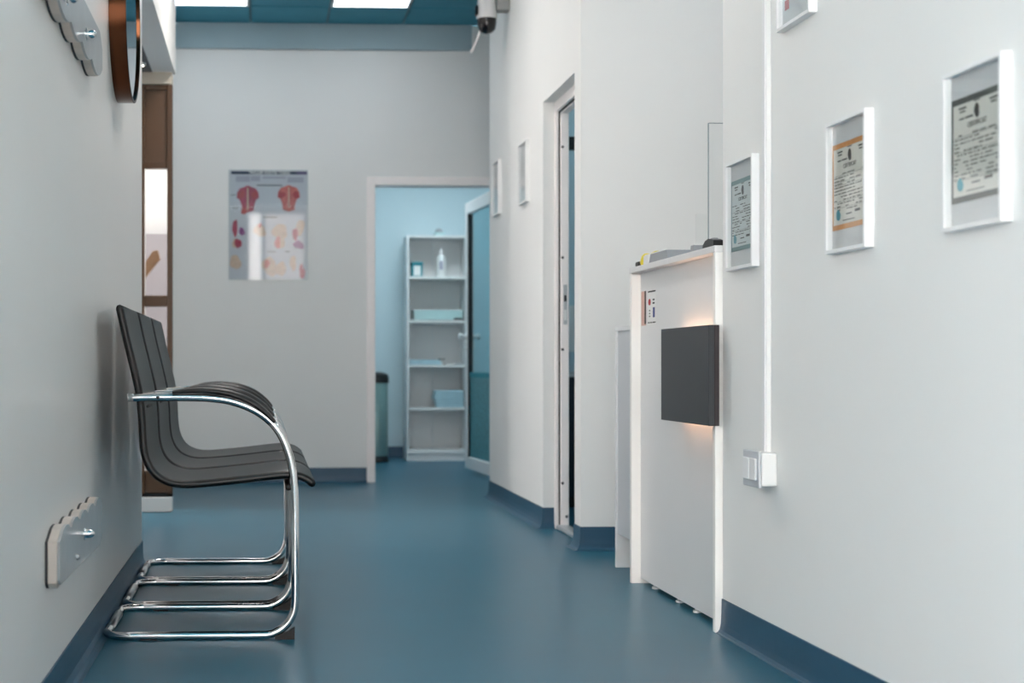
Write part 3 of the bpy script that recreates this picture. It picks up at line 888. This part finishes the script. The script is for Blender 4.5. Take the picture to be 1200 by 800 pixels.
flat('captions', [R4(301, 216.2, 331, 217.4), R4(308, 253.6, 325, 254.8), R4(313, 294, 323, 295), R4(334, 294, 340, 295), R4(271, 228, 276, 228.8), R4(273, 243, 279, 243.8)], pl, 0.006, 'ink', sh)['kind'] = 'stuff'
torso = lambda u, v, s, w=1.0: [pm(u + a * w * s, v + b * s) for a, b in [(-1.05, 0.15), (-1.0, -0.35), (-0.75, -0.75), (-0.3, -0.9), (-0.12, -1.0), (0.12, -1.0), (0.3, -0.9), (0.75, -0.75), (1.0, -0.35), (1.05, 0.15), (0.8, 0.3), (0.62, 0.7), (0.55, 1.3), (0.0, 1.5), (-0.55, 1.3), (-0.62, 0.7), (-0.8, 0.3)]]
flat('torso_print', [torso(290.5, 230, 12.5)], pl, 0.006, 'muscle', sh)
flat('torso_print', [torso(338.5, 229, 12.5, 1.0)], pl, 0.006, 'muscle2', sh)
for q_ in (R4(289.6, 220, 291.2, 246), R4(337.8, 219, 339.2, 243)): flat('spine_print', [q_], pl, 0.0075, 'bone', sh)
for q_ in (B4(283, 228, 4, 5, 1), B4(298, 228, 4, 4, 2), B4(286, 247, 3, 5, 3), B4(330, 228, 4, 4, 4), B4(347, 228, 4, 4, 5)): flat('shade_print', [q_], pl, 0.0074, 'red', sh)
for q_ in (B4(275.5, 267, 3.5, 9, 6), B4(279, 285, 4, 6, 7), B4(346, 274, 3, 8, 8), B4(354, 318, 3, 9, 9)): flat('muscle_print', [q_], pl, 0.006, 'muscle', sh)
for q_ in (B4(283.5, 271, 3.5, 4.5, 10), B4(350, 286.5, 6, 5, 11)): flat('violet_print', [q_], pl, 0.006, 'violet', sh)
for q_ in (B4(304.5, 270, 7, 7, 12), B4(328, 271, 8, 10, 13), B4(329, 285, 5, 6, 14), B4(352, 266, 5, 9, 15), B4(276, 307, 6, 9, 16), B4(316, 312, 8, 11, 17), B4(329, 315, 6, 9, 18), B4(343.5, 308, 4, 8, 19), B4(275, 285, 3, 5, 20)): flat('bone_print', [q_], pl, 0.0056, 'bone', sh)
for q_ in (B4(325.5, 284, 3, 8, 21), B4(313, 309, 3, 5, 22), B4(304.5, 264, 2, 3, 23)): flat('coral_print', [q_], pl, 0.0074, 'muscle2', sh)
M['poster_pane'] = glass('poster_acrylic', (0.97, 0.98, 0.98), 0.06, 0.03)
box('acrylic_cover', (P0, P1, YB - 0.013, YB - 0.010, PZ0, PZ1), 'poster_pane', po)

# ------------------------------------------------------------------ left wall: round mirror and scalloped acrylic plaques
mr = empty('round_mirror', (XL, 4.86, 1.64), 'round wall mirror with deep bronze rim above the waiting chairs', 'mirror')
mc = (XL, 4.86, 1.905)
RM = 0.265
lathe('rim', [(RM, 0.0), (RM, 0.052), (RM - 0.008, 0.053), (RM - 0.008, 0.046), (RM - 0.02, 0.046), (RM - 0.02, 0.0), (RM, 0.0)], mc, (1, 0, 0), 'copper', mr, 72)
lathe('mirror_glass', [(RM - 0.0085, 0.030), (RM - 0.0085, 0.047), (0, 0.047)], mc, (1, 0, 0), 'mirror', mr, 72)
lathe('inner_ring', [(RM - 0.0005, 0.0525), (RM - 0.0005, 0.054), (RM - 0.008, 0.054), (RM - 0.008, 0.0525), (RM - 0.0005, 0.0525)], mc, (1, 0, 0), 'black', mr, 72)


def plaque(outline, label, bolts, zb):
    """outline: (Y, Z) points of a scalloped board fixed flat on the left wall"""
    yc = sum(a for a, _ in outline) / len(outline)
    root = empty('acrylic_plaque', (XL, yc, zb), label, 'wall plaque', 'scalloped plaques on the left wall')
    prism('back_board', [(XL, y, z) for y, z in outline], (0.006, 0, 0), 'dark_gap', root)
    cy_ = yc; cz_ = sum(b for _, b in outline) / len(outline)
    body = prism('edge_layer', [(XL + 0.006, y, z) for y, z in outline], (0.02, 0, 0), 'beige', root, 0.002)
    prism('face_layer', [(XL + 0.026, cy_ + (y - cy_) * 0.985, cz_ + (z - cz_) * 0.94) for y, z in outline], (0.006, 0, 0), 'plate_grey', root, 0.0015)
    for (y, z) in bolts:
        b = lathe('bolt', [(0.006, 0.0), (0.006, 0.012)], (XL + 0.032, y, z), (1, 0, 0), 'chrome', root, 12)
        lathe('washer', [(0.016, 0.0), (0.016, 0.003)], (XL + 0.038, y, z), (1, 0, 0), 'chrome', b, 20)
        lathe('acorn_nut', [(0.011, 0.0), (0.011, 0.010), (0.010, 0.016), (0.006, 0.022), (0, 0.024)], (XL + 0.041, y, z), (1, 0, 0), 'chrome', b, 14)
    return root


def scallop(y0, y1, zf, n, amp, k=7):
    """scalloped run of n bumps from y0 to y1; zf(y) base line"""
    out = []
    for i in range(n):
        for j in range(k):
            t = (i + j / k) / n
            y = y0 + (y1 - y0) * t
            out.append((y, zf(t) + amp * math.sin(math.pi * j / k) ** 0.7))
    out.append((y1, zf(1.0)))
    return out


# low plaque: scalloped along its top
lo = [(3.27, 0.305), (3.29, 0.292)] + [(4.07, 0.285), (4.12, 0.30)]
topl = scallop(4.13, 3.30, lambda t: 0.408 - 0.004 * t, 5, 0.018)
q1 = plaque(lo + topl + [(3.27, 0.395)], 'low white wall plaque with scalloped top edge and one chrome bolt beside the chairs', [(3.66, 0.37)], 0.28)
lathe('screw_stub', [(0.007, 0.0), (0.007, 0.005), (0.004, 0.008), (0, 0.009)], (XL + 0.032, 3.56, 0.325), (1, 0, 0), 'steel', q1, 12)
botl = scallop(2.85, 4.10, lambda t: 1.585 - 0.004 * t, 6, -0.02)
plaque(botl + [(4.14, 1.60), (4.14, 1.66), (4.08, 1.70), (2.9, 1.70), (2.85, 1.67)], 'high scalloped wall plaque with chrome acorn bolts near the round mirror', [(3.69, 1.60), (3.335, 1.60)], 1.56)

# ------------------------------------------------------------------ brown glazed door in the alcove
gx0, gx1 = -1.62, -0.494
gy0, gy1 = Y_ALC - 0.06, Y_ALC
gd = empty('glazed_door', ((gx0 + gx1) / 2, Y_ALC - 0.03, 0), 'brown framed glazed entrance door in the left alcove', 'door')
for (a, b) in ((gx1 - 0.028, gx1), (-0.68, -0.642), (gx0, gx0 + 0.05)):
    box('stile', (a, b, gy0, gy1, 0.08, 2.29), 'brown', gd, bevel=0.003)
for (z, h) in ((2.262, 0.028), (1.84, 0.035), (1.10, 0.06), (0.10, 0.12)):
    box('rail', (-0.642, gx1 - 0.028, gy0 + 0.005, gy1 - 0.005, z, z + h), 'brown', gd, bevel=0.003)
    box('rail', (gx0 + 0.05, -0.68, gy0 + 0.005, gy1 - 0.005, z, z + h), 'brown', gd, bevel=0.003)
box('upper_panel', (-0.642, gx1 - 0.028, gy0 + 0.02, gy0 + 0.03, 1.875, 2.262), 'brown_panel', gd)
box('upper_panel', (gx0 + 0.05, -0.68, gy0 + 0.02, gy0 + 0.03, 1.875, 2.262), 'brown_panel', gd)
box('pane', (-0.642, gx1 - 0.028, gy0 + 0.02, gy0 + 0.028, 0.22, 1.84), 'pane', gd)
box('pane', (gx0 + 0.05, -0.68, gy0 + 0.02, gy0 + 0.028, 0.22, 1.84), 'pane', gd)
box('kick_strip', (gx0, gx1, gy0, gy1, 0.08, 0.10), 'black', gd)
tag(box('trim_2', (-2.2, gx1, Y_ALC - 0.07, Y_ALC + 0.0, 2.29, 2.354), 'cream', bevel=0.002), kind='structure')
tag(box('trim_3', (-2.2, gx1, Y_ALC - 0.08, Y_ALC + 0.02, 0.0, 0.08), 'white', bevel=0.004), kind='structure')
tag(box('wall_alcove_side', (-2.2, gx0, Y_ALC - 0.06, Y_ALC, 0.08, 2.29), 'wall'), kind='structure')
tag(box('wall_outdoor', (-2.3, -0.58, 9.1, 9.2, 0, 2.5), 'render_white'), kind='structure')
tag(box('wall_outdoor_plinth', (-2.3, -0.58, 9.02, 9.1, 0, 1.58), 'render_lilac'), kind='structure')
bt = empty('timber_board', (-0.72, 8.6, 0), 'dark timber board leaning behind the glazed door', 'board')
prism('board', [(-0.72, 8.6, 1.33), (-0.70, 8.6, 1.27), (-0.615, 8.6, 1.385), (-0.60, 8.6, 1.395), (-0.615, 8.6, 1.45), (-0.645, 8.6, 1.445), (-0.66, 8.6, 1.42)], (0, 0.03, 0), 'timber', bt, 0.002)
prism('post', [(-0.78, 8.63, 0.0), (-0.72, 8.63, 0.0), (-0.69, 8.63, 1.34), (-0.72, 8.63, 1.34)], (0, 0.05, 0), 'timber', bt, 0.002)
dl = empty('downlight', (-0.60, 7.75, 2.33), 'small round downlight in the alcove soffit', 'downlight')
lathe('bezel', [(0.035, 0.0), (0.045, 0.0), (0.045, -0.01), (0.035, -0.014), (0.035, 0.0)], (-0.66, 7.75, 2.354), (0, 0, 1), 'white', dl, 24)
lathe('lamp', [(0.034, -0.004), (0.034, -0.008), (0, -0.010)], (-0.66, 7.75, 2.354), (0, 0, 1), 'spot', dl, 24)

# ------------------------------------------------------------------ treatment room: shelf unit and its things
CX0, CX1, CY0, CY1, CZ = 1.172, 1.672, 12.2, 12.5, 1.86
cb = empty('shelf_unit', ((CX0 + CX1) / 2, (CY0 + CY1) / 2, 0), 'tall white open shelf unit seen through the back doorway', 'shelf')
box('side_panel', (CX0, CX0 + 0.018, CY0, CY1, 0, CZ), 'desk', cb)
box('side_panel', (CX1 - 0.018, CX1, CY0, CY1, 0, CZ), 'desk', cb)
box('top_panel', (CX0 + 0.018, CX1 - 0.018, CY0, CY1, CZ - 0.018, CZ), 'desk', cb)
box('back_panel', (CX0 + 0.018, 1.415, CY1 - 0.006, CY1, 0.06, CZ - 0.018), 'desk', cb)
box('back_panel', (1.418, CX1 - 0.018, CY1 - 0.006, CY1, 0.06, CZ - 0.018), 'desk', cb)
KZ2 = lambda v: 0.78 + (429 - v) / 142.6
shz = [KZ2(326) - 0.001, KZ2(377.5) - 0.001, KZ2(430) - 0.001, KZ2(480.5) - 0.001]
for z in shz: box('shelf', (CX0 + 0.018, CX1 - 0.018, CY0 + 0.004, CY1 - 0.006, z, z + 0.02), 'white', cb)
box('bottom_shelf', (CX0 + 0.018, CX1 - 0.018, CY0, CY1, 0.06, 0.09), 'desk', cb)
box('plinth', (CX0 + 0.018, CX1 - 0.018, CY0 + 0.01, CY0 + 0.03, 0, 0.06), 'desk', cb)
SX = lambda u: (u - 386) / 142.6 + 0.533
a = empty('cotton_tub', (SX(489.5), 12.3, shz[0] + 0.021), 'teal tub with white label on the top shelf', 'tub')
box('tub', (SX(483.5), SX(496.5), 12.25, 12.34, shz[0] + 0.021, shz[0] + 0.125), 'teal_pack', a, bevel=0.006)
box('label', (SX(486), SX(494), 12.247, 12.25, shz[0] + 0.03, shz[0] + 0.11), 'white', a)
box('lid', (SX(483), SX(497), 12.245, 12.345, shz[0] + 0.125, shz[0] + 0.14), 'teal_pack', a, bevel=0.003)
b = empty('spray_bottle', (SX(519.5), 12.3, shz[0] + 0.021), 'white plastic bottle with cap on the top shelf', 'bottle')
z = shz[0] + 0.021
lathe('body', [(0.034, 0), (0.037, 0.01), (0.037, 0.15), (0.028, 0.175), (0.014, 0.185)], (SX(519.5), 12.3, z), (0, 0, 1), 'white', b, 20)
lathe('cap', [(0.015, 0.185), (0.015, 0.215), (0.008, 0.22), (0.008, 0.235), (0, 0.236)], (SX(519.5), 12.3, z), (0, 0, 1), 'pvc', b, 16)
box('label', (SX(516.5), SX(521), 12.2595, 12.2635, z + 0.06, z + 0.13), 'greybar', b)
t = empty('plastic_tray', (SX(515), 12.32, shz[1] + 0.02), 'long clear plastic tray on the second shelf', 'tray')
z = shz[1] + 0.021
M['tray'] = mat('translucent_tray', (176, 206, 206), 0.25, var=0.03)
boxes('tray_body', [(SX(486), SX(544.8), 12.26, 12.45, z, z + 0.006), (SX(486), SX(544.8), 12.26, 12.264, z, z + 0.085), (SX(486), SX(486) + 0.004, 12.26, 12.45, z, z + 0.085), (SX(544.8) - 0.004, SX(544.8), 12.26, 12.45, z, z + 0.085), (SX(486), SX(544.8), 12.446, 12.45, z, z + 0.085)], 'tray', t)
box('tray_rim', (SX(485.5), SX(545.2), 12.256, 12.262, z + 0.085, z + 0.092), 'white', t)
t = empty('remote_control', (SX(538.5), 12.23, z), 'small black device lying before the clear tray', 'device')
box('body', (SX(533), SX(543.5), 12.205, 12.25, z, z + 0.016), 'black', t, bevel=0.004)
box('keys', (SX(535), SX(541), 12.212, 12.235, z + 0.016, z + 0.019), 'grey_book', t)
z = shz[2] + 0.021
t = empty('folded_sheet', (SX(497), 12.33, z), 'flat folded pale blue sheet on the third shelf', 'linen')
for k in range(2): box('fold', (SX(480.5) + 0.004 * k, SX(519 - 2 * k), 12.22, 12.44, z + 0.021 * k, z + 0.02 + 0.021 * k), 'towel', t, bevel=0.008, seg=3, smooth=True)
t = empty('hair_clip', (SX(518), 12.26, z), 'small dark clip on the folded sheet', 'clip')
zc = z + 0.041
prism('clip', [(SX(515), 12.225, zc), (SX(522), 12.225, zc), (SX(522), 12.225, zc + 0.012), (SX(519), 12.225, zc + 0.004), (SX(515), 12.225, zc + 0.014)], (0, 0.03, 0), 'dark_gap', t)
t = empty('document_folder', (SX(538), 12.3, z), 'thin dark blue folder at the right of the third shelf', 'folder')
box('cover', (SX(535), SX(544.8), 12.22, 12.42, z, z + 0.012), 'grey_book', t, bevel=0.002)
box('pages', (SX(524), SX(533.5), 12.23, 12.42, z, z + 0.01), 'white', t)
z = shz[3] + 0.021
for k, (x0, x1, h) in enumerate(((513, 544.8, 0.032), (511.5, 544.8, 0.034), (509.5, 544.8, 0.04), (511, 544.8, 0.036))):
    t = empty('folded_towel', (SX(528), 12.33, z), ['folded pale blue towel at the bottom of the towel pile', 'folded pale blue towel second from the bottom of the pile', 'thickest folded pale blue towel under the top one', 'folded pale blue towel on top of the towel pile'][k], 'towel', 'folded towels on the lower shelf')
    box('fold', (SX(x0), SX(x1), 12.22, 12.42, z, z + h * 0.52), 'towel', t, bevel=h * 0.22, seg=3, smooth=True)
    box('fold', (SX(x0) + 0.003, SX(x1), 12.223, 12.42, z + h * 0.5, z + h), 'towel', t, bevel=h * 0.22, seg=3, smooth=True)
    z += h
t = empty('clear_box', (SX(517), 12.3, CZ), 'small clear box with a grey lid on top of the shelf unit', 'box')
box('box_body', (SX(511), SX(523.5), 12.26, 12.34, CZ, CZ + 0.03), 'tray', t, bevel=0.004)
lathe('lid', [(0.036, 0.03), (0.03, 0.05), (0.018, 0.064), (0.0, 0.068)], (SX(517), 12.3, CZ), (0, 0, 1), 'grey_book', t, 18)

# pedal bin
bx, by = SX(440.5), 12.1
t = empty('pedal_bin', (bx, by, 0), 'steel pedal bin with black lid inside the back doorway', 'bin')
lathe('body', [(0.085, 0.03), (0.092, 0.06), (0.092, 0.64), (0.085, 0.65)], (bx, by, 0), (0, 0, 1), 'binbody', t, 32)
lathe('base', [(0.095, 0.0), (0.098, 0.03), (0.09, 0.05)], (bx, by, 0), (0, 0, 1), 'black', t, 32)
lathe('lid', [(0.1, 0.645), (0.1, 0.69), (0.09, 0.715), (0.05, 0.73), (0, 0.733)], (bx, by, 0), (0, 0, 1), 'black', t, 32)
box('pedal', (bx - 0.03, bx + 0.03, by - 0.14, by - 0.09, 0.012, 0.022), 'black', t, bevel=0.003)
